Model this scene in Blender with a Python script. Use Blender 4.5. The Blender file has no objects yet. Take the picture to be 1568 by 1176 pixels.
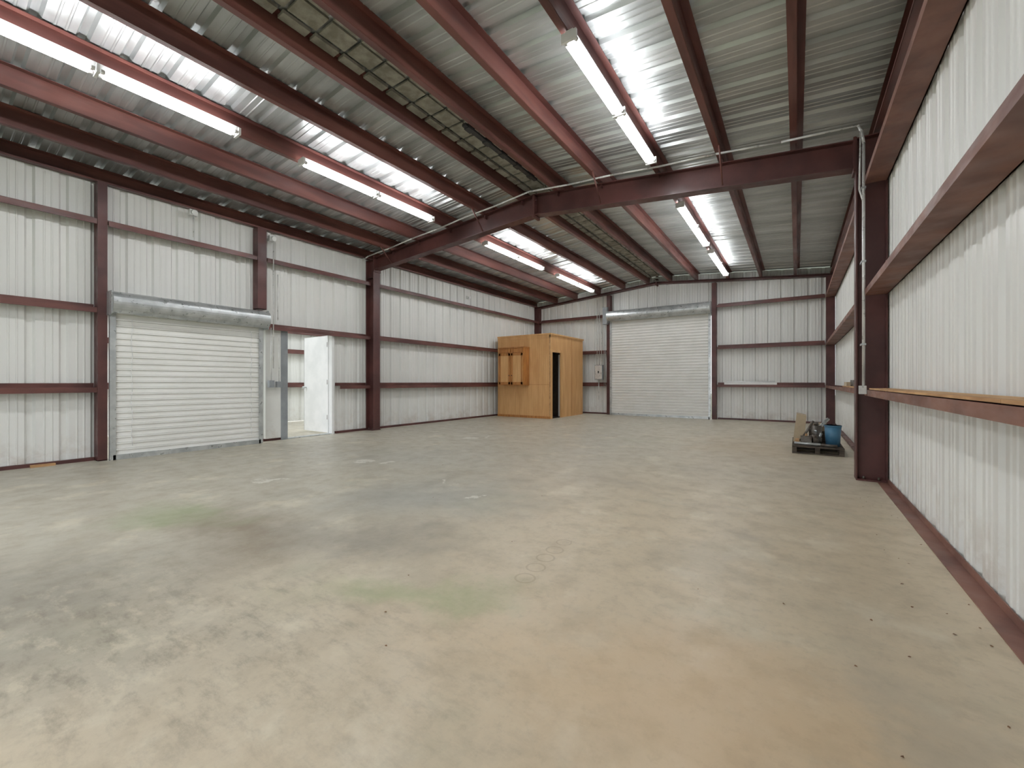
import bpy, math, random
from mathutils import Vector
random.seed(4)
S = bpy.context.scene
# ------------------------------------------------------------------ materials
class NT:
    def __init__(s, name):
        s.m = bpy.data.materials.new(name); s.m.use_nodes = True
        s.t = s.m.node_tree; s.n = s.t.nodes; s.l = s.t.links
        s.b = s.n['Principled BSDF']
    def node(s, typ, **kw):
        n = s.n.new(typ)
        for k, v in kw.items(): setattr(n, k, v)
        return n
    def setin(s, node, i, v):
        if isinstance(v, bpy.types.NodeSocket): s.l.new(v, node.inputs[i])
        else: node.inputs[i].default_value = v
    def coord(s): return s.node('ShaderNodeTexCoord').outputs['Object']
    def noise(s, vec, scale, detail=4, rough=.55, color=False):
        n = s.node('ShaderNodeTexNoise'); s.l.new(vec, n.inputs['Vector'])
        n.inputs['Scale'].default_value = scale; n.inputs['Detail'].default_value = detail
        n.inputs['Roughness'].default_value = rough
        return n.outputs['Color'] if color else n.outputs['Fac']
    def math(s, op, a, b=0.0, clamp=False):
        n = s.node('ShaderNodeMath', operation=op); n.use_clamp = clamp
        s.setin(n, 0, a); s.setin(n, 1, b); return n.outputs[0]
    def ramp(s, v, a, b, c=0.0, d=1.0):
        n = s.node('ShaderNodeMapRange'); n.interpolation_type = 'SMOOTHSTEP'
        s.setin(n, 0, v); s.setin(n, 1, a); s.setin(n, 2, b); s.setin(n, 3, c); s.setin(n, 4, d)
        return n.outputs[0]
    def mix(s, f, a, b, mode='MIX'):
        n = s.node('ShaderNodeMix', data_type='RGBA', blend_type=mode)
        s.setin(n, 0, f)
        s.setin(n, 6, a if not isinstance(a, tuple) else (*a, 1)); s.setin(n, 7, b if not isinstance(b, tuple) else (*b, 1))
        return n.outputs[2]
    def scalevec(s, vec, sc, loc=(0,0,0)):
        n = s.node('ShaderNodeMapping'); s.l.new(vec, n.inputs[0]); n.inputs['Scale'].default_value = sc
        n.inputs['Location'].default_value = loc
        return n.outputs[0]
    def bump(s, h, strength=.2, dist=.01):
        n = s.node('ShaderNodeBump'); n.inputs['Strength'].default_value = strength; n.inputs['Distance'].default_value = dist
        s.l.new(h, n.inputs['Height']); s.l.new(n.outputs[0], s.b.inputs['Normal'])
def lin(r, g, b):
    f = lambda c: (c/255/12.92) if c/255 <= .04045 else ((c/255+.055)/1.055)**2.4
    return (f(r), f(g), f(b))
def basic(name, c1, c2=None, rough=.5, metal=0, nscale=3, stretch=(1,1,1), rvar=.1, bump=0):
    t = NT(name); v = t.scalevec(t.coord(), stretch)
    f = t.noise(v, nscale, 6)
    c2 = c2 or tuple(x*.8 for x in c1)
    t.l.new(t.mix(t.ramp(f, .35, .65), c1, c2), t.b.inputs['Base Color'])
    t.l.new(t.ramp(t.noise(v, nscale*2.3, 3), .3, .7, rough-rvar, rough+rvar), t.b.inputs['Roughness'])
    t.b.inputs['Metallic'].default_value = metal
    if bump: t.bump(f, bump)
    return t.m

M = {}
M['steel'] = basic('red_oxide_steel', lin(95,57,53), lin(76,45,43), .45, 0, 2.5)
M['steelp'] = basic('red_oxide_purlin', lin(118,74,66), lin(86,51,47), .40, 0, 1.7, (3,.4,3))
M['girt'] = basic('red_oxide_girt', lin(112,70,63), lin(84,51,47), .42, 0, 1.7, (1,1,3))
M['dusty'] = basic('dusty_red_oxide', lin(136,97,83), lin(110,77,67), .55, 0, 2.4, (1,1,3))
M['galv'] = basic('galvanized_steel', lin(204,208,208), lin(178,183,184), .36, .6, 6)
M['conduit'] = basic('conduit_metal', lin(222,222,218), lin(200,200,198), .35, .3, 6)
M['white'] = basic('white_paint', lin(236,237,236), lin(227,229,228), .4, 0, 3)
M['grey'] = basic('grey_enamel', lin(150,155,158), lin(135,140,143), .4, 0, 4)
M['black'] = basic('black_enamel', lin(28,28,28), lin(40,38,36), .5, 0, 5)
M['darkin'] = basic('dark_interior_shade', lin(60,48,38), lin(45,36,30), .8, 0, 3)  # closet interior, its shade put into the colour
M['pallet'] = basic('weathered_wood', lin(90,80,68), lin(60,52,45), .8, 0, 5, (1,6,6))
M['plank'] = basic('plank_wood', lin(200,160,112), lin(168,128,88), .7, 0, 5, (4,.5,4))
M['blue'] = basic('blue_plastic', lin(70,120,150), lin(60,105,135), .4, 0, 3)
M['card'] = basic('cardboard', lin(190,175,148), lin(168,152,128), .8, 0, 4)
M['cast'] = basic('cast_metal', lin(118,114,108), lin(82,72,62), .5, .4, 12)
M['foam'] = basic('foam_closure', lin(164,161,150), lin(132,129,118), .9, 0, 8)
M['leaf'] = basic('dry_leaf', lin(128,92,60), lin(100,72,48), .8, 0, 9)
M['green'] = basic('grass', lin(130,138,110), lin(112,116,90), .9, 0, 2)

def siding(name, c):
    t = NT(name); co = t.coord()
    big = t.noise(t.scalevec(co, (1,1,.35)), 1.1, 5)
    col = t.mix(t.ramp(big, .35, .7), c, tuple(x*.92 for x in c))
    sep = t.node('ShaderNodeSeparateXYZ'); t.l.new(co, sep.inputs[0])
    low = t.ramp(sep.outputs[2], .0, .6, 1, 0)
    dirt = t.math('MULTIPLY', low, t.ramp(t.noise(co, 4, 8, .7), .42, .7))
    col = t.mix(t.math('MULTIPLY', dirt, .4), col, lin(165,145,122))
    t.l.new(col, t.b.inputs['Base Color']); t.b.inputs['Roughness'].default_value = .38
    t.bump(t.noise(co, 3, 2), .06, .02)
    return t.m
M['siding'] = siding('white_siding_metal', lin(230,231,227))
# roof galvalume
t = NT('galvalume_roof'); co = t.coord()
f = t.noise(t.scalevec(co, (.4,2.5,1)), 1.5, 5)
t.l.new(t.mix(t.ramp(f, .3, .7), lin(204,207,207), lin(172,176,176)), t.b.inputs['Base Color'])
t.b.inputs['Metallic'].default_value = .72
t.l.new(t.ramp(t.noise(co, 2.1, 4), .3, .7, .33, .46), t.b.inputs['Roughness'])
t.bump(t.noise(t.scalevec(co, (.6,1.5,1)), 2.5, 2), .07, .02)
M['roof'] = t.m
M['curtain'] = basic('painted_door_slats', lin(242,242,238), lin(236,236,231), .4, 0, 2)
M['curtain_shade'] = basic('door_slat_shade', lin(188,188,182), lin(172,172,165), .5, 0, 2)  # shade painted onto the sloped slat faces to bring out their relief
# plywood
t = NT('plywood'); co = t.coord()
v = t.scalevec(co, (3,3,.5)); d = t.noise(v, 2.2, 6, .6)
w = t.node('ShaderNodeTexWave'); w.bands_direction = 'X'; w.inputs['Scale'].default_value = 1.6
w.inputs['Distortion'].default_value = 9; w.inputs['Detail'].default_value = 4; t.l.new(v, w.inputs['Vector'])
col = t.mix(t.ramp(d, .3, .7), lin(224,180,124), lin(208,160,104))
col = t.mix(t.math('MULTIPLY', w.outputs['Fac'], .3), col, lin(188,134,80))
t.l.new(col, t.b.inputs['Base Color']); t.b.inputs['Roughness'].default_value = .55
M['ply'] = t.m
M['cab'] = basic('stained_oak', lin(192,134,74), lin(166,108,56), .4, 0, 4, (5,5,.6))
t = NT('fluorescent_tube'); t.b.inputs['Base Color'].default_value = (1,1,1,1)
t.b.inputs['Emission Color'].default_value = (.97,.985,1,1); t.b.inputs['Emission Strength'].default_value = 38
M['tube'] = t.m

# concrete floor
t = NT('concrete_floor'); co = t.coord()
nz = t.noise(co, 1.3, 6, .65, color=True)
off = t.node('ShaderNodeVectorMath', operation='MULTIPLY_ADD'); t.l.new(nz, off.inputs[0])
off.inputs[1].default_value = (1.5,1.5,0); off.inputs[2].default_value = (-.75,-.75,0)
wv = t.node('ShaderNodeVectorMath', operation='ADD'); t.l.new(co, wv.inputs[0]); t.l.new(off.outputs[0], wv.inputs[1])
W = wv.outputs[0]
def blob(x, y, rx, ry, rot=0, vec=None, hard=0.0):
    m = t.node('ShaderNodeMapping'); m.vector_type = 'TEXTURE'
    t.l.new(vec or W, m.inputs[0]); m.inputs['Location'].default_value = (x, y, 0)
    m.inputs['Rotation'].default_value = (0,0,rot); m.inputs['Scale'].default_value = (rx, ry, 1)
    s2 = t.node('ShaderNodeSeparateXYZ'); t.l.new(m.outputs[0], s2.inputs[0])
    c2 = t.node('ShaderNodeCombineXYZ'); t.l.new(s2.outputs[0], c2.inputs[0]); t.l.new(s2.outputs[1], c2.inputs[1])
    ln = t.node('ShaderNodeVectorMath', operation='LENGTH'); t.l.new(c2.outputs[0], ln.inputs[0])
    return t.ramp(ln.outputs['Value'], 1.0, hard, 0, 1), ln.outputs['Value']
sep = t.node('ShaderNodeSeparateXYZ'); t.l.new(W, sep.inputs[0])
n1 = t.noise(co, .5, 6, .6); n2 = t.noise(co, 5, 9, .65); n3 = t.noise(co, 22, 6, .7)
base = t.mix(t.ramp(n1, .35, .65), lin(210,194,166), lin(200,186,160))
gx = t.ramp(sep.outputs[0], -.8, -3.6)
base = t.mix(t.math('MULTIPLY', gx, .85), base, lin(184,181,166))
gy = t.ramp(sep.outputs[1], 3, 7)
base = t.mix(t.math('MULTIPLY', gy, .6), base, lin(198,193,178))
base = t.mix(t.ramp(n2, .44, .70, 0, .40), base, lin(162,150,128))
base = t.mix(t.ramp(n3, .48, .72, 0, .26), base, lin(146,136,118))
base = t.mix(t.ramp(t.noise(co, 2.2, 8, .65), .52, .68, 0, .45), base, lin(226,218,196))
base = t.mix(t.ramp(t.noise(t.scalevec(co, (1,1,1), (7,3,0)), 1.1, 8, .65), .5, .66, 0, .34), base, lin(168,160,140))
base = t.mix(t.ramp(t.noise(t.scalevec(co, (1,1,1), (17,5,0)), .8, 8, .65), .55, .7, 0, .3), base, lin(168,170,146))
def stain(c, s, *a, **k):
    global base
    f, _ = blob(*a, **k); base = t.mix(t.math('MULTIPLY', f, s), base, c)
stain(lin(128,123,110), .7, -3.2, .35, 1.6, .9, .3)
stain(lin(132,118,98), .75, -3.4, 1.45, 1.4, .6, -.3)
stain(lin(132,128,118), .55, -2.5, 1.9, 1.2, .4, .5)
stain(lin(148,160,118), .65, -4.2, 1.35, .9, .4, .4)
stain(lin(152,156,152), .55, -2.9, 2.9, 1.4, 1.1, .2)
stain(lin(156,166,122), .55, -1.6, 1.5, .9, .28, .75)
stain(lin(206,172,128), .45, -.3, 1.5, 1.4, .8, .2)
stain(lin(210,180,132), .45, -.1, .9, .8, .5, .2)
stain(lin(170,164,148), .5, .35, 1.7, .3, 1.1, .1)
stain(lin(176,176,168), .45, -4.8, 4.2, 2.0, 1.4, .2)
stain(lin(192,164,124), .35, -.6, 8, 1.5, 2.5, .1)
stain(lin(166,156,138), .45, -1.6, 4.4, .8, .4, .1)
stain(lin(158,148,132), .4, -.3, 3.4, .25, .2, .1)
# scuffed streaks, near left
sm, _ = blob(-2.3, .6, 2.2, 1.2, .3)
sn = t.ramp(t.noise(t.scalevec(co, (1.3,3.0,1)), 4.2, 10, .7), .46, .68)
base = t.mix(t.math('MULTIPLY', t.math('MULTIPLY', sm, sn), .55), base, lin(112,104,90))
sl = t.ramp(t.noise(t.scalevec(co, (1.3,2.6,1), (4,9,0)), 3.4, 10, .7), .5, .66)
base = t.mix(t.math('MULTIPLY', t.math('MULTIPLY', sm, sl), .5), base, lin(214,204,180))
sm2, _ = blob(-4.5, 4, 3.5, 3, .3)
sn2 = t.ramp(t.noise(t.scalevec(co, (1.5,1,1)), 1.7, 8, .6, ), .5, .68)
base = t.mix(t.math('MULTIPLY', t.math('MULTIPLY', sm2, sn2), .42), base, lin(134,128,114))
for (x, y, r) in [(-2.62,3.16,.08),(-4.6,3.72,.1),(-4.95,3.6,.08),(-4.9,2.3,.1),(-3.2,3.45,.06),(-5.3,6.2,.16),(-5.1,6.7,.1)]:
    f, _ = blob(x, y, r*1.3, r, .5, vec=None, hard=.5); base = t.mix(t.math('MULTIPLY', f, .7), base, lin(230,228,218))
for (x, y, r) in [(-1.26,1.98,.055),(-1.28,2.13,.055),(-1.3,2.28,.055),(-1.31,2.42,.055),(-1.32,2.57,.05)]:
    _, ln = blob(x, y, r, r, 0, vec=co)
    ring = t.ramp(t.math('ABSOLUTE', t.math('SUBTRACT', ln, 1.0)), .18, .04, 0, .3)
    base = t.mix(ring, base, lin(136,116,86))
t.l.new(base, t.b.inputs['Base Color'])
t.l.new(t.ramp(n2, .3, .7, .32, .5), t.b.inputs['Roughness'])
t.bump(t.noise(co, 14, 8, .7), .12, .01)
M['floor'] = t.m

# ------------------------------------------------------------------ mesh builder
class MB:
    def __init__(s): s.v = []; s.f = []; s.mi = []; s.sm = []; s.mats = []
    def _m(s, k):
        if k not in s.mats: s.mats.append(k)
        return s.mats.index(k)
    def quad(s, pts, k, smooth=False):
        b = len(s.v); s.v += [tuple(p) for p in pts]; s.f.append(tuple(range(b, b+len(pts)))); s.mi.append(s._m(k)); s.sm.append(smooth)
    def hexa(s, p, k):
        b = len(s.v); s.v += [tuple(q) for q in p]
        for f in [(0,3,2,1),(4,5,6,7),(0,1,5,4),(1,2,6,5),(2,3,7,6),(3,0,4,7)]:
            s.f.append(tuple(b+i for i in f)); s.mi.append(s._m(k)); s.sm.append(False)
    def box(s, x0, x1, y0, y1, z0, z1, k):
        s.hexa([(x0,y0,z0),(x1,y0,z0),(x1,y1,z0),(x0,y1,z0),(x0,y0,z1),(x1,y0,z1),(x1,y1,z1),(x0,y1,z1)], k)
    def slope(s, x0, x1, y0, y1, za0, za1, zb0, zb1, k):
        s.hexa([(x0,y0,za0),(x1,y0,zb0),(x1,y1,zb0),(x0,y1,za0),(x0,y0,za1),(x1,y0,zb1),(x1,y1,zb1),(x0,y1,za1)], k)
    def cyl(s, a, b, r, k, n=12, r2=None, caps=True):
        a = Vector(a); b = Vector(b); d = (b-a).normalized(); r2 = r if r2 is None else r2
        u = d.orthogonal().normalized(); w = d.cross(u)
        base = len(s.v)
        for i in range(n):
            c = math.cos(2*math.pi*i/n); q = math.sin(2*math.pi*i/n)
            s.v.append(tuple(a+(u*c+w*q)*r)); s.v.append(tuple(b+(u*c+w*q)*r2))
        for i in range(n):
            j = (i+1) % n
            s.f.append((base+2*i, base+2*j, base+2*j+1, base+2*i+1)); s.mi.append(s._m(k)); s.sm.append(True)
        if caps:
            s.f.append(tuple(base+2*i for i in reversed(range(n)))); s.mi.append(s._m(k)); s.sm.append(False)
            s.f.append(tuple(base+2*i+1 for i in range(n))); s.mi.append(s._m(k)); s.sm.append(False)
    def path(s, pts, r, k, n=8):
        for a, b in zip(pts[:-1], pts[1:]): s.cyl(a, b, r, k, n)
    def done(s, name, parent=None):
        me = bpy.data.meshes.new(name); me.from_pydata(s.v, [], s.f)
        for k in s.mats: me.materials.append(M[k])
        for p, i, sm in zip(me.polygons, s.mi, s.sm): p.material_index = i; p.use_smooth = sm
        me.update(); o = bpy.data.objects.new(name, me); S.collection.objects.link(o)
        if parent: o.parent = parent
        return o

# ------------------------------------------------------------------ dimensions
XL, XR, YF, YB, XM = -8.21, .83, -1.5, 13.75, -3.69
def roof(x): return 4.5 - .085*abs(x-XM)
P = .305
PROF = [(0,0),(.055,0),(.062,-.006),(.072,-.006),(.079,0),(.125,0),(.132,-.006),(.142,-.006),(.149,0),(.2,0),(.222,.036),(.272,.036),(.294,0)]
def profile(a0, a1, cuts=(), phase=0):
    pts = []; i = math.floor((a0-phase)/P)
    allp = []
    while phase+i*P < a1+P:
        allp += [(phase+i*P+x, o) for x, o in PROF]; i += 1
    def off(a):
        for (p, o), (q, r) in zip(allp[:-1], allp[1:]):
            if p <= a <= q: return o+(r-o)*(a-p)/(q-p) if q > p else o
        return 0
    xs = sorted(set([a0, a1]+[c for c in cuts if a0 < c < a1]+[p for p, o in allp if a0 < p < a1]))
    return [(x, off(x)) for x in xs]
def panel(name, a0, a1, fn, topf, openings=(), phase=0, k='siding', z0=0.0):
    mb = MB(); cuts = [c for o in openings for c in o[:2]]
    pr = profile(a0, a1, cuts, phase)
    for (a, oa), (b, ob) in zip(pr[:-1], pr[1:]):
        m = (a+b)/2; spans = [(z0, None)]
        for (p, q, lo, hi) in openings:
            if p < m < q: spans = ([(z0, lo)] if lo > z0 else []) + [(hi, None)]
        for lo, hi in spans:
            mb.quad([fn(a,oa,lo), fn(b,ob,lo), fn(b,ob,hi if hi is not None else topf(b)), fn(a,oa,hi if hi is not None else topf(a))], k)
    return mb.done(name)

mb = MB(); mb.box(XL-.1, XR+.1, YF-.1, YB+.1, -.15, 0, 'floor'); mb.done('floor')
mb = MB(); mb.box(-13, XL-.1, -4, 12, -.15, -.01, 'floor'); mb.done('floor_annex')
mb = MB(); mb.box(-45, 40, -40, 50, -.35, -.16, 'green'); mb.done('ground')
DL = (1.66, 3.68, 0, 2.05); DW = (4.2, 5.2, 0, 2.12); DF = (-5.18, -2.12, 0, 3.1)
panel('wall_left', YF, YB, lambda a,o,z: (XL-o, a, z), lambda a: roof(XL)-.01, [DL, DW], .1)
panel('wall_right', YF, YB, lambda a,o,z: (XR+o, a, z), lambda a: roof(XR)-.01, (), .05)
panel('wall_back', XL, XR, lambda a,o,z: (a, YB+o, z), lambda a: roof(a)-.01, [DF], .03)
panel('wall_front', XL, XR, lambda a,o,z: (a, YF-o, z), lambda a: roof(a)-.01, [(-6.6,-.9,0,3.4)], .03)
mb = MB()
pr = profile(YF-.2, YB+.2, (), .12)
for (a, oa), (b, ob) in zip(pr[:-1], pr[1:]):
    for x0, x1 in ((XL-.15, XM), (XM, XR+.15)):
        mb.quad([(x0,a,roof(x0)+oa),(x1,a,roof(x1)+oa),(x1,b,roof(x1)+ob),(x0,b,roof(x0)+ob)], 'roof')
mb.done('ceiling')
mb = MB()
yy = YF+.1
while yy < YB-.3:
    for xx in (-3.93, -3.54):
        mb.box(xx, xx+.10, yy, yy+.255, roof(xx)-.045, roof(xx)-.012, 'foam')
    mb.box(-3.80, -3.58, yy+.02, yy+.29, 4.455, 4.475, 'foam')
    yy += P
mb.done('ridge_closure_strip')

# purlins
def zpurlin(x, y0, y1, dirn=1, k='steelp', name='roof_purlin'):
    zt = roof(x)-.008; h = .2; t_ = .006; mb = MB()
    mb.box(x-t_/2, x+t_/2, y0, y1, zt-h, zt, k)
    mb.box(min(x, x-dirn*.065), max(x, x-dirn*.065), y0, y1, zt-t_, zt, k)
    mb.box(min(x, x+dirn*.065), max(x, x+dirn*.065), y0, y1, zt-h-t_, zt-h, k)
    mb.box(x+dirn*.065-t_/2, x+dirn*.065+t_/2, y0, y1, zt-h, zt-h+.02, k)
    mb.box(x-.012, x-.004, 6.08, 6.22, zt-h-.09, zt-.04, 'steel')
    return mb.done(name)
for x in (-7.3, -6.5, -5.62, -4.75, -3.94): zpurlin(x, YF+.02, YB-.02, -1)
for x in (-3.24, -2.48, -1.62, -.8, 0.0): zpurlin(x, YF+.02, YB-.02, -1)
def eave(x, d):
    mb = MB(); z1 = roof(x)-.012; z0 = z1-.19
    mb.box(min(x, x+d*.006), max(x, x+d*.006), YF+.02, YB-.02, z0, z1, 'steelp')
    for z in (z0, z1-.006): mb.box(min(x, x+d*.09), max(x, x+d*.09), YF+.02, YB-.02, z, z+.006, 'steelp')
    mb.box(x+d*.09-.003, x+d*.09+.003, YF+.02, YB-.02, z0, z0+.025, 'steelp')
    mb.done('eave_strut')
eave(XL+.02, 1); eave(XR-.02, -1)

# girts
GZ = (1.02, 2.13, 3.36)
def girt(side, a0, a1, z, k='girt', name='wall_girt', parent=None):
    mb = MB(); t_ = .006; D = .2
    def bx(d0, d1, z0, z1):
        if side == 'L': mb.box(XL+d0, XL+d1, a0, a1, z0, z1, k)
        if side == 'B': mb.box(a0, a1, YB-d1, YB-d0, z0, z1, k)
        if side == 'A': mb.box(-11.7+d0, -11.7+d1, a0, a1, z0, z1, k)
    bx(.012, D, z, z+t_); bx(D-t_, D, z-.065, z); bx(.012, .018, z, z+.065); bx(D-.02-t_, D-t_, z-.065, z-.059)
    return mb.done(name, parent)
def girt_up(a0, a1, z, name='wall_girt'):
    mb = MB(); t_ = .006; D = .2
    mb.box(XR-D, XR-.012, a0, a1, z, z+t_, 'dusty'); mb.box(XR-D-t_, XR-D, a0, a1, z, z+.065, 'dusty')
    mb.box(XR-.02, XR-.012, a0, a1, z, z+.07, 'girt')
    return mb.done(name)
FY = 6.15
for z in GZ:
    girt('L', YF+.25, 1.55, z)
    if z > 3: girt('L', 1.67, 3.63, z)
    if z > 2: girt('L', 3.81, FY-.1, z)
    else: girt('L', 5.28, FY-.1, z)
    girt('L', FY+.1, YB-.22, z)
for z in (.95, 2.06, 3.30):
    girt_up(YF+.25, FY-.1, z); girt_up(FY+.1, YB-.22, z)
for z in GZ:
    girt('B', XL+.22, -5.36, z)
    girt('B', -1.94, XR-.22, z)
mb = MB()
for a, b in ((YF, 1.55), (3.8, 4.14), (5.27, FY-.12), (FY+.12, YB-.2)): mb.box(XL+.008, XL+.06, a, b, 0.0, .045, 'steel')
for y in (-.5, .35, .95): mb.box(XL+.06, XL+.12, y, y+.22, 0, .03, 'plank')
mb.done('baseboard_left')
mb = MB(); mb.box(XR-.10, XR-.008, YF, FY-.12, 0, .006, 'dusty'); mb.box(XR-.014, XR-.008, YF, FY-.12, 0, .05, 'dusty')
mb.box(XR-.08, XR-.008, FY+.12, YB-.2, 0, .04, 'steel'); mb.done('baseboard_right')
mb = MB()
for a, b in ((XL+.2, -5.36), (-1.94, XR-.2)): mb.box(a, b, YB-.06, YB-.008, 0, .045, 'steel')
mb.done('baseboard_back')

def column(xw, d, y, ztop, depth=.27, name='steel_column'):
    mb = MB(); xi = xw+d*depth; X = sorted((xw, xi))
    mb.box(X[0]+.005, X[1]-.005, y-.005, y+.005, .015, ztop, 'steel')
    mb.box(X[0], X[0]+.012, y-.09, y+.09, .015, ztop, 'steel'); mb.box(X[1]-.012, X[1], y-.09, y+.09, .015, ztop, 'steel')
    mb.box(X[0]-.0, X[1]+.0, y-.11, y+.11, 0, .016, 'steel')
    for z in (ztop-.42, ztop-.02): mb.box(X[0], X[1], y-.085, y+.085, z, z+.012, 'steel')
    for sx in (.07, .2):
        for sy in (-.06, .06):
            mb.cyl((X[0]+sx, y+sy, .012), (X[0]+sx, y+sy, .045), .012, 'cast', 6)
    return mb.done(name)
column(XL+.01, 1, FY, roof(XL)-.22); column(XR-.01, -1, FY, roof(XR)-.26)
column(XL+.01, 1, YF+.14, roof(XL)-.22); column(XR-.01, -1, YF+.14, roof(XR)-.22)
def cpost(x0, x1, y0, y1, z0, z1, open_axis, name='steel_post'):
    mb = MB(); t_ = .008
    if open_axis == 'y':
        mb.box(x1-t_, x1, y0, y1, z0, z1, 'steel'); mb.box(x0, x1-t_, y0, y0+t_, z0, z1, 'steel'); mb.box(x0, x1-t_, y1-t_, y1, z0, z1, 'steel')
    else:
        mb.box(x0, x1, y0, y0+t_, z0, z1, 'steel'); mb.box(x0, x0+t_, y0+t_, y1, z0, z1, 'steel'); mb.box(x1-t_, x1, y0+t_, y1, z0, z1, 'steel')
    mb.box(x0, x1, y0, y1, z0, z0+.01, 'steel')
    return mb.done(name)
cpost(XL+.012, XL+.2, 1.555, 1.655, 0, roof(XL)-.22, 'y')
cpost(XL+.012, XL+.2, 3.64, 3.79, 2.42, roof(XL)-.22, 'y')
cpost(-5.34, -5.22, YB-.2, YB-.012, 0, roof(-5.3)-.32, 'x')
cpost(-2.08, -1.96, YB-.2, YB-.012, 0, roof(-2)-.32, 'x')
cpost(XR-.2, XR-.012, YB-.2, YB-.012, 0, roof(XR)-.27, 'x')
cpost(XL+.012, XL+.2, YB-.2, YB-.012, 0, roof(XL)-.27, 'x')
mb = MB(); mb.box(-5.2, -2.1, YB-.2, YB-.012, 3.1, 3.11, 'steel'); mb.box(-5.2, -2.1, YB-.2, YB-.19, 3.11, 3.3, 'steel'); mb.done('trim_1')

def rafter(y, zb_l, zb_m, zb_r, x0, x1, t_l=.215, t_m=.215, t_r=.215, name='steel_rafter', w=.085):
    mb = MB()
    for xa, xb, za, zb, oa, ob in ((x0, XM, zb_l, zb_m, t_l, t_m), (XM, x1, zb_m, zb_r, t_m, t_r)):
        ta, tb = roof(xa)-oa, roof(xb)-ob
        mb.slope(xa, xb, y-.005, y+.005, za, ta, zb, tb, 'steel')
        mb.slope(xa, xb, y-w, y+w, za-.012, za, zb-.012, zb, 'steel')
        mb.slope(xa, xb, y-w, y+w, ta-.012, ta, tb-.012, tb, 'steel')
    mb.box(XM-.02, XM+.02, y-w-.01, y+w+.01, zb_m-.06, roof(XM)-t_m, 'steel')
    for i in range(3):
        for sy in (-.05, .05): mb.cyl((XM-.04, y+sy, zb_m+.04+i*.1), (XM+.04, y+sy, zb_m+.04+i*.1), .012, 'steel', 6)
    for xk, zk, ok in ((x0, zb_l, t_l), (x1, zb_r, t_r)):
        mb.box(xk-.012, xk+.012, y-w-.01, y+w+.01, zk-.06, roof(xk)-ok+.03, 'steel')
    return mb.done(name)
rafter(FY, 3.66, 3.95, 3.53, XL+.29, XR-.29, .215, .215, .31)
rafter(YF+.14, 3.66, 3.95, 3.53, XL+.29, XR-.29)
rafter(YB-.12, 3.85, 4.23, 3.85, XL+.03, XR-.03)
mb = MB()
for x in (-7.3, -4.78, -2.48, -.8):
    zb = 3.95-(.075 if x < XM else .1)*abs(x-XM)
    for dy in (-1, 1):
        mb.cyl((x, FY+dy*.09, zb+.01), (x, FY+dy*.42, roof(x)-.19), .014, 'steelp', 4)
mb.done('flange_brace')

def fixture(x, y0, L=2.42):
    mb = MB(); zt = roof(x)-.225
    mb.box(x-.035, x+.035, y0, y0+L, zt-.05, zt, 'white')
    for ya, yb in ((y0+.02, y0+L/2-.02), (y0+L/2+.02, y0+L-.02)):
        for s_ in (-.045, .045):
            mb.cyl((x+s_, ya+.03, zt-.072), (x+s_, yb-.03, zt-.072), .018, 'tube', 8, caps=False)
            mb.cyl((x+s_, ya, zt-.072), (x+s_, ya+.03, zt-.072), .02, 'conduit', 10)
            mb.cyl((x+s_, yb-.03, zt-.072), (x+s_, yb, zt-.072), .02, 'conduit', 10)
    for ye in (y0, y0+L/2, y0+L): mb.box(x-.07, x+.07, ye-.012, ye+.012, zt-.1, zt-.02, 'white')
    return mb.done('fluorescent_light_fixture')
for y in (-.15, 3.05, 7.05, 10.3): fixture(-5.5, y)
for y in (-.15, 3.21, 7.3, 10.3): fixture(-1.6, y)

mb = MB()
yc = 5.90
pts = [(XL+.10, yc, 3.88), (-8.02, yc, 3.87)]
for i in range(13):
    x = -7.9 + i*(8.45/12); pts.append((x, yc, roof(x)-.235-.015*(i % 2)))
pts += [(.56, yc, 3.89), (.585, yc, 3.82), (.60, yc, 3.7), (.60, yc, 1.06)]
mb.path(pts, .014, 'conduit', 8)
mb.box(.56, .62, yc-.05, yc+.03, .97, 1.06, 'conduit')
mb.path([(.575, yc, 3.84), (.565, yc, 3.2), (.60, yc, 3.05)], .009, 'conduit', 6)
for z in (1.5, 2.4, 3.2): mb.box(.58, .62, yc-.016, yc+.13, z, z+.02, 'galv')
mb.done('electrical_conduit')
mb = MB(); mb.box(-3.40, -3.34, 3.9, 5.6, 4.24, 4.27, 'black')
for i in range(5): mb.box(-3.41, -3.33, 3.95+i*.36, 4.06+i*.36, 4.23, 4.29, 'black')
for y in (4.1, 4.75, 5.4): mb.cyl((-3.37, y, 4.26), (-3.37, y, 4.46), .008, 'black', 6)
mb.done('ridge_vent_operator')

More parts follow.
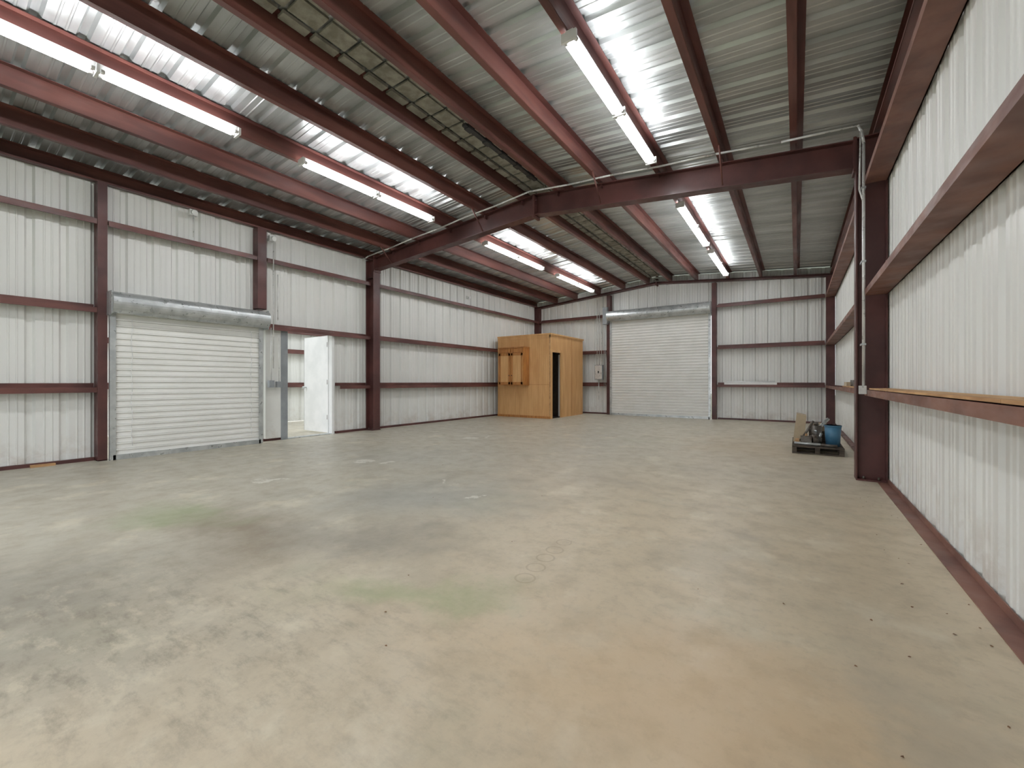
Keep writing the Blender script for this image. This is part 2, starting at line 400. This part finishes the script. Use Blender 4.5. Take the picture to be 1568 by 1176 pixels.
# ------------------------------------------------------------------ roll-up doors
def rolldoor(fn, a0, a1, h, r):
    mb = MB(); pitch = .088
    z = .07
    seg = ((0,0,'curtain'),(.056,0,'curtain_shade'),(.060,.018,'curtain'),(.076,.018,'curtain_shade'),(.080,0,'curtain'))
    while z < h:
        for i, (dz, o, k) in enumerate(seg):
            dz2, o2 = (seg[i+1][0], seg[i+1][1]) if i+1 < len(seg) else (pitch, 0)
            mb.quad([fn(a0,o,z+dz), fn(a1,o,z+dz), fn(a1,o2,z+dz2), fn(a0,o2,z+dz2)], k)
        z += pitch
    def bx(a, b, d0, d1, z0, z1, k):
        mb.hexa([fn(a,d0,z0), fn(b,d0,z0), fn(b,d1,z0), fn(a,d1,z0), fn(a,d0,z1), fn(b,d0,z1), fn(b,d1,z1), fn(a,d1,z1)], k)
    bx(a0, a1, -.01, .03, .0, .07, 'galv')
    for a, s_ in ((a0, 1), (a1, -1)):
        bx(a-.03, a+.03, .025, .03, 0, h, 'galv')
        bx(a-.03, a+.03, -.03, -.025, 0, h, 'galv')
        e = a-.035 if s_ > 0 else a+.03
        bx(e, e+.005, -.03, .03, 0, h, 'galv')
    zc = h+r*.85; dc = r
    n = 28
    ring = [(dc+r*math.cos(2*math.pi*i/n), zc+r*math.sin(2*math.pi*i/n)) for i in range(n)]
    aa = [a0-.05, a0-.02, (a0+a1)/2-.012, (a0+a1)/2+.012, a1+.02, a1+.05]
    for j in range(len(aa)-1):
        for i in range(n):
            p, q = ring[i], ring[(i+1) % n]
            mb.quad([fn(aa[j],p[0],p[1]), fn(aa[j+1],p[0],p[1]), fn(aa[j+1],q[0],q[1]), fn(aa[j],q[0],q[1])], 'galv', False)
    for a in (aa[0], aa[-1]):
        mb.quad([fn(a, p[0], p[1]) for p in ring], 'galv')
        bx(a-.004, a+.004, -.03, dc+r*.4, zc-r*1.15, zc+r*1.05, 'galv')
    a = (a0+a1)/2
    for i in range(n):
        p = [(dc+(r+.006)*math.cos(2*math.pi*(i+e)/n), zc+(r+.006)*math.sin(2*math.pi*(i+e)/n)) for e in (0, 1)]
        mb.quad([fn(a-.02,*p[0]), fn(a+.02,*p[0]), fn(a+.02,*p[1]), fn(a-.02,*p[1])], 'galv')
    return mb
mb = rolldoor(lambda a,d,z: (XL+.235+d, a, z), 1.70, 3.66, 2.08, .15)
for a in (1.9, 3.5):
    p = [(XL+.235+.03, a+.008*math.sin(i*1.9), 2.0-i*.13) for i in range(15)]
    mb.path(p, .004, 'white', 6)
mb.done('roll_up_door')
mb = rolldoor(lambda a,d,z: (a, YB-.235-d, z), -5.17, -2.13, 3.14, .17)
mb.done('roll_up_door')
mb = MB(); mb.box(-5.42, -5.27, YB-.36, YB-.21, 3.05, 3.62, 'grey')
mb.path([(-5.34, YB-.3, 3.05), (-5.34, YB-.3, .9)], .007, 'galv', 6); mb.path([(-5.39, YB-.3, 3.05), (-5.39, YB-.3, .9)], .007, 'galv', 6)
mb.done('chain_hoist')

# ------------------------------------------------------------------ walk door
mb = MB()
mb.box(XL-.06, XL+.1, 4.17, 4.225, 0, 2.15, 'grey'); mb.box(XL-.06, XL+.1, 5.155, 5.21, 0, 2.15, 'white')
mb.box(XL-.06, XL+.1, 4.225, 5.155, 2.095, 2.15, 'white')
mb.box(XL-.04, XL-.02, 4.225, 4.245, 0, 2.095, 'white'); mb.box(XL-.04, XL-.02, 5.135, 5.155, 0, 2.095, 'white')
mb.box(XL-.06, XL+.09, 4.225, 5.155, 0, .015, 'galv'); mb.done('door_frame')
mb = MB()
mb.box(XL-.98, XL-.07, 5.16, 5.2, .02, 2.09, 'white')
mb.cyl((XL-.9, 5.16, .98), (XL-.9, 5.11, .98), .013, 'galv'); mb.cyl((XL-.9, 5.11, .98), (XL-.9, 5.08, .98), .028, 'galv')
mb.cyl((XL-.9, 5.2, .98), (XL-.9, 5.25, .98), .028, 'galv')
for z in (.3, 1.05, 1.85): mb.cyl((XL-.065, 5.155, z), (XL-.065, 5.155, z+.1), .014, 'cast')
mb.box(XL-.985, XL-.98, 5.158, 5.202, .02, 2.09, 'grey')
mb.done('door_1')
mb = MB(); mb.box(XL+.012, XL+.09, 3.82, 4.165, 0.045, 2.12, 'siding'); mb.box(XL+.09, XL+.1, 4.10, 4.17, 0, 2.12, 'grey'); mb.done('trim_2')

wa = panel('wall_annex', 0, 12, lambda a,o,z: (-11.7-o, a, z), lambda a: 3.2, (), .1)
for z in (1.02, 1.95, 2.5): girt('A', .1, 11.9, z, name='annex_girt', parent=wa)
mb = MB(); mb.hexa([(-12.2,0,3.2),(-10.6,0,3.3),(-10.6,12,3.3),(-12.2,12,3.2),(-12.2,0,3.23),(-10.6,0,3.33),(-10.6,12,3.33),(-12.2,12,3.23)], 'siding'); mb.done('annex_sky_blocker')  # unseen roof strip, added to hold back sky light on the annex wall

# ------------------------------------------------------------------ electrical on walls
mb = MB()
xx = XL+.22
mb.path([(xx, 3.9, 3.72), (xx, 3.9, 1.35)], .01, 'conduit'); mb.path([(xx, 3.98, 3.1), (xx, 3.98, 2.25)], .01, 'conduit')
mb.box(XL+.13, XL+.22, 3.84, 3.94, 3.7, 3.8, 'white'); mb.cyl((XL+.22, 3.89, 3.75), (XL+.28, 3.89, 3.73), .04, 'white')
mb.box(XL+.15, XL+.22, 3.83, 3.92, 1.0, 1.13, 'grey'); mb.box(XL+.15, XL+.22, 3.97, 4.06, 1.0, 1.11, 'grey')
mb.path([(XL+.2, 3.87, 1.13), (XL+.2, 3.87, 2.1)], .01, 'conduit'); mb.path([(XL+.2, 4.01, 1.11), (XL+.2, 4.01, 2.0)], .008, 'conduit')
mb.done('switch_box_and_conduit')
mb = MB(); mb.box(XL+.12, XL+.2, 2.62, 2.72, 3.78, 3.87, 'white'); mb.cyl((XL+.2, 2.67, 3.83), (XL+.26, 2.67, 3.81), .04, 'white')
mb.path([(XL+.19, 2.67, 3.78), (XL+.19, 2.67, 3.43)], .008, 'conduit'); mb.done('security_sensor')
mb = MB(); mb.box(XL+.01, XL+.07, 9.6, 9.68, 3.6, 3.68, 'white'); mb.cyl((XL+.07, 9.64, 3.64), (XL+.12, 9.64, 3.63), .035, 'white'); mb.done('security_sensor')
mb = MB(); mb.box(-5.72, -5.44, YB-.33, YB-.21, 1.18, 1.68, 'grey'); mb.box(-5.70, -5.46, YB-.34, YB-.33, 1.2, 1.66, 'conduit')
mb.box(-5.6, -5.56, YB-.35, YB-.34, 1.4, 1.48, 'black')
for dx, zt in ((-5.66, 3.9), (-5.58, 3.5), (-5.5, 2.9)): mb.path([(dx, YB-.25, 1.68), (dx, YB-.25, zt)], .012, 'conduit')
mb.path([(-5.6, YB-.25, 1.18), (-5.6, YB-.25, .5)], .012, 'conduit')
mb.done('electrical_panel')
mb = MB(); mb.box(-1.75, -.45, YB-.19, YB-.09, 1.027, 1.09, 'white'); mb.cyl((-1.7, YB-.14, 1.105), (-.5, YB-.14, 1.105), .018, 'white'); mb.done('spare_light_fixture')
mb = MB(); mb.box(XR-.205, XR-.02, -1.2, 2.3, 1.021, 1.036, 'plank'); mb.box(XR-.20, XR-.03, 2.32, 5.75, 1.021, 1.036, 'plank'); mb.done('wood_plank')
mb = MB(); mb.box(XR-.2, XR-.02, 7.2, 8.9, 1.021, 1.04, 'plank'); mb.cyl((XR-.12, 8.0, 1.04), (XR-.12, 8.0, 1.13), .05, 'cast'); mb.box(XR-.19, XR-.06, 8.3, 8.7, 1.04, 1.10, 'card')
mb.box(XR-.16, XR-.08, 7.5, 7.8, 1.04, 1.08, 'cast'); mb.done('shelf_clutter')

# ------------------------------------------------------------------ plywood closet
bx0, bx1, by0, by1, bz = XL+.21, -6.06, 10.93, 13.2, 2.52
mb = MB()
T = .04
mb.box(bx0, bx1, by0, by0+T, 0, bz, 'ply')
mb.box(bx0, bx1, by1-T, by1, 0, bz, 'ply')
mb.box(bx0, bx0+T, by0+T, by1-T, 0, bz, 'ply')
oy0, oy1, oz = 11.03, 11.60, 2.0
mb.box(bx1-T, bx1, by0+T, oy0, 0, bz, 'ply'); mb.box(bx1-T, bx1, oy1, by1-T, 0, bz, 'ply'); mb.box(bx1-T, bx1, oy0, oy1, oz, bz, 'ply')
mb.box(bx0-.0, bx1+.03, by0-.03, by1+.02, bz, bz+.04, 'ply')
mb.box(bx1, bx1+.015, oy1, oy1+.07, 0, oz+.07, 'ply'); mb.box(bx1, bx1+.015, by0, oy0, 0, oz+.07, 'ply'); mb.box(bx1, bx1+.015, oy0, oy1, oz, oz+.07, 'ply')
mb.box(bx1, bx1+.006, 12.35, 12.37, 0, bz, 'cab'); mb.box(bx0, bx1, by0-.004, by0, 1.02, 1.03, 'cab')
mb.box(bx1-.035, bx1, by0-.012, by0, 0, bz, 'plank')
mb.box(bx0, bx1, by0-.012, by0, bz-.09, bz, 'ply')
mb.box(bx0, bx1, by0-.014, by0, 0, .07, 'cab')
mb.box(bx1-1.0, bx1-.96, by0+T, by1-T, 0, bz, 'darkin')  # dark sheets stand in for the shade behind the closet opening
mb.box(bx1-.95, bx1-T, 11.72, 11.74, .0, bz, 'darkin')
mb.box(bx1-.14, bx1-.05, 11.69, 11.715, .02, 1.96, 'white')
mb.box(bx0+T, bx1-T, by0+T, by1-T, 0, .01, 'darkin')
mb.done('plywood_closet')
mb = MB(); cx0, cx1, cy, cz0, cz1 = -7.72, -6.80, 10.60, 1.0, 2.14
mb.box(cx0, cx1, cy, by0-.014, cz0, cz1, 'cab')
w2 = (cx1-cx0)/2
for i in range(2):
    a = cx0+i*w2+.02; b = a+w2-.04
    mb.box(a, b, cy-.02, cy, cz0+.03, cz1-.16, 'ply')
    for q in ((a, a+.06, cz0+.03, cz1-.16), (b-.06, b, cz0+.03, cz1-.16), (a, b, cz0+.03, cz0+.1), (a, b, cz1-.23, cz1-.16)):
        mb.box(q[0], q[1], cy-.032, cy-.02, q[2], q[3], 'cab')
    mb.box(a, b, cy-.02, cy, cz1-.13, cz1-.02, 'cab')
    mb.cyl(((a if i else b)+(.03 if i else -.03), cy-.032, 1.3), ((a if i else b)+(.03 if i else -.03), cy-.055, 1.3), .014, 'black')
mb.box(cx0-.02, cx1+.02, cy-.03, by0-.014, cz1, cz1+.03, 'cab')
mb.done('wall_cabinet')

# ------------------------------------------------------------------ pallet with scrap
mb = MB(); px0, px1, py0, py1 = -.06, .58, 7.80, 8.95
for i in range(7): mb.box(px0, px1, py0+i*.175, py0+i*.175+.115, .10, .12, 'pallet')
for x in (px0, (px0+px1)/2-.03, px1-.06): mb.box(x, x+.06, py0, py1+.07, .02, .10, 'pallet')
for y in (py0, py0+.5, py0+1.06): mb.box(px0, px1, y, y+.1, 0, .02, 'pallet')
pal = mb.done('pallet')
mb = MB()
mb.hexa([(-.05,8.32,.121),(.10,8.32,.121),(.10,8.7,.121),(-.05,8.7,.121),(.0,8.32,.58),(.13,8.32,.55),(.13,8.7,.55),(.0,8.7,.58)], 'card'); mb.done('cardboard_box')
mb = MB()
mb.cyl((.18,7.98,.2),(.27,8.02,.2),.076,'cast',14); mb.cyl((.27,8.02,.2),(.31,8.03,.2),.045,'cast'); mb.box(.05,.19,7.88,8.1,.123,.25,'cast')
mb.cyl((.26,8.35,.123),(.26,8.35,.40),.075,'cast',14); mb.cyl((.26,8.35,.40),(.26,8.35,.45),.03,'cast')
mb.cyl((.24,8.28,.3),(.42,8.5,.5),.025,'galv'); mb.cyl((.05,8.12,.16),(.22,8.18,.48),.018,'cast'); mb.cyl((-.03,7.9,.15),(.3,7.86,.15),.02,'galv')
mb.cyl((.46,8.5,.17),(.5,8.8,.17),.04,'cast'); mb.box(.17,.42,8.46,8.75,.123,.3,'pallet'); mb.box(.19,.4,8.48,8.7,.3,.42,'card')
mb.cyl((.3,7.86,.145),(.5,7.84,.145),.02,'cast'); mb.box(-.02,.03,7.92,8.2,.123,.19,'plank')
for i in range(10):
    a = random.uniform(0,6.28); x = random.uniform(.1,.3); y = random.uniform(8.1,8.24)
    mb.cyl((x,y,.16),(x+.05*math.cos(a),y+.03*math.sin(a),.16+random.uniform(.02,.16)),random.uniform(.01,.03),random.choice(['cast','galv','plank']),8)
mb.done('scrap_machine_parts')
mb = MB(); mb.cyl((.455,8.04,.122),(.455,8.04,.44),.088,'blue',20,r2=.106); mb.cyl((.455,8.04,.42),(.455,8.04,.44),.112,'blue',20)
mb.path([(.455+.108*math.cos(a), 8.02, .43-.1*math.sin(a)) for a in [math.pi*i/8 for i in range(9)]], .004, 'galv', 5)
mb.done('blue_bucket')

mb = MB()
for i in range(70):
    r = random.random()
    if r < .45: x, y = XR-.12-abs(random.gauss(0, .2)), random.uniform(.6, 6)
    elif r < .8: x, y = random.uniform(-3.0, .6), random.uniform(.5, 4)
    else: x, y = random.uniform(-7.5, .5), random.uniform(2, 12)
    s_ = random.uniform(.003, .007); a = random.random()*6.28
    pts = []
    for j, rr in enumerate((1.6, .8, 1.3, .7, 1.1)):
        th = a+j*1.257; pts.append((x+s_*rr*math.cos(th), y+s_*rr*math.sin(th), .002+random.random()*.003))
    mb.quad(pts, 'leaf')
mb.done('leaf_litter')

# ------------------------------------------------------------------ world / daylight
w = bpy.data.worlds.new('sky'); S.world = w; w.use_nodes = True
w.node_tree.nodes['Background'].inputs[0].default_value = (.93,.96,1,1)
w.node_tree.nodes['Background'].inputs[1].default_value = 2.6
def portal(x0,x1,y,z0,z1):
    L = bpy.data.lights.new('door_portal','AREA'); L.shape='RECTANGLE'; L.size=x1-x0; L.size_y=z1-z0; L.cycles.is_portal=True
    o = bpy.data.objects.new('door_portal', L); S.collection.objects.link(o); o.location=((x0+x1)/2,y,(z0+z1)/2); o.rotation_euler=(math.pi/2,0,math.pi)
    return o
portal(-6.6,-.9,YF-.05,0,3.4)

# ------------------------------------------------------------------ camera
cam = bpy.data.cameras.new('camera'); cam.sensor_width = 36; cam.lens = 36*640/1568; cam.shift_y = -3/1568
cam.clip_start = .02
co_ = bpy.data.objects.new('camera', cam); S.collection.objects.link(co_)
co_.location = (0,0,1.1); co_.rotation_euler = (math.pi/2, 0, math.atan(436/640))
S.camera = co_
S.view_settings.view_transform = 'Standard'
S.view_settings.exposure = .12
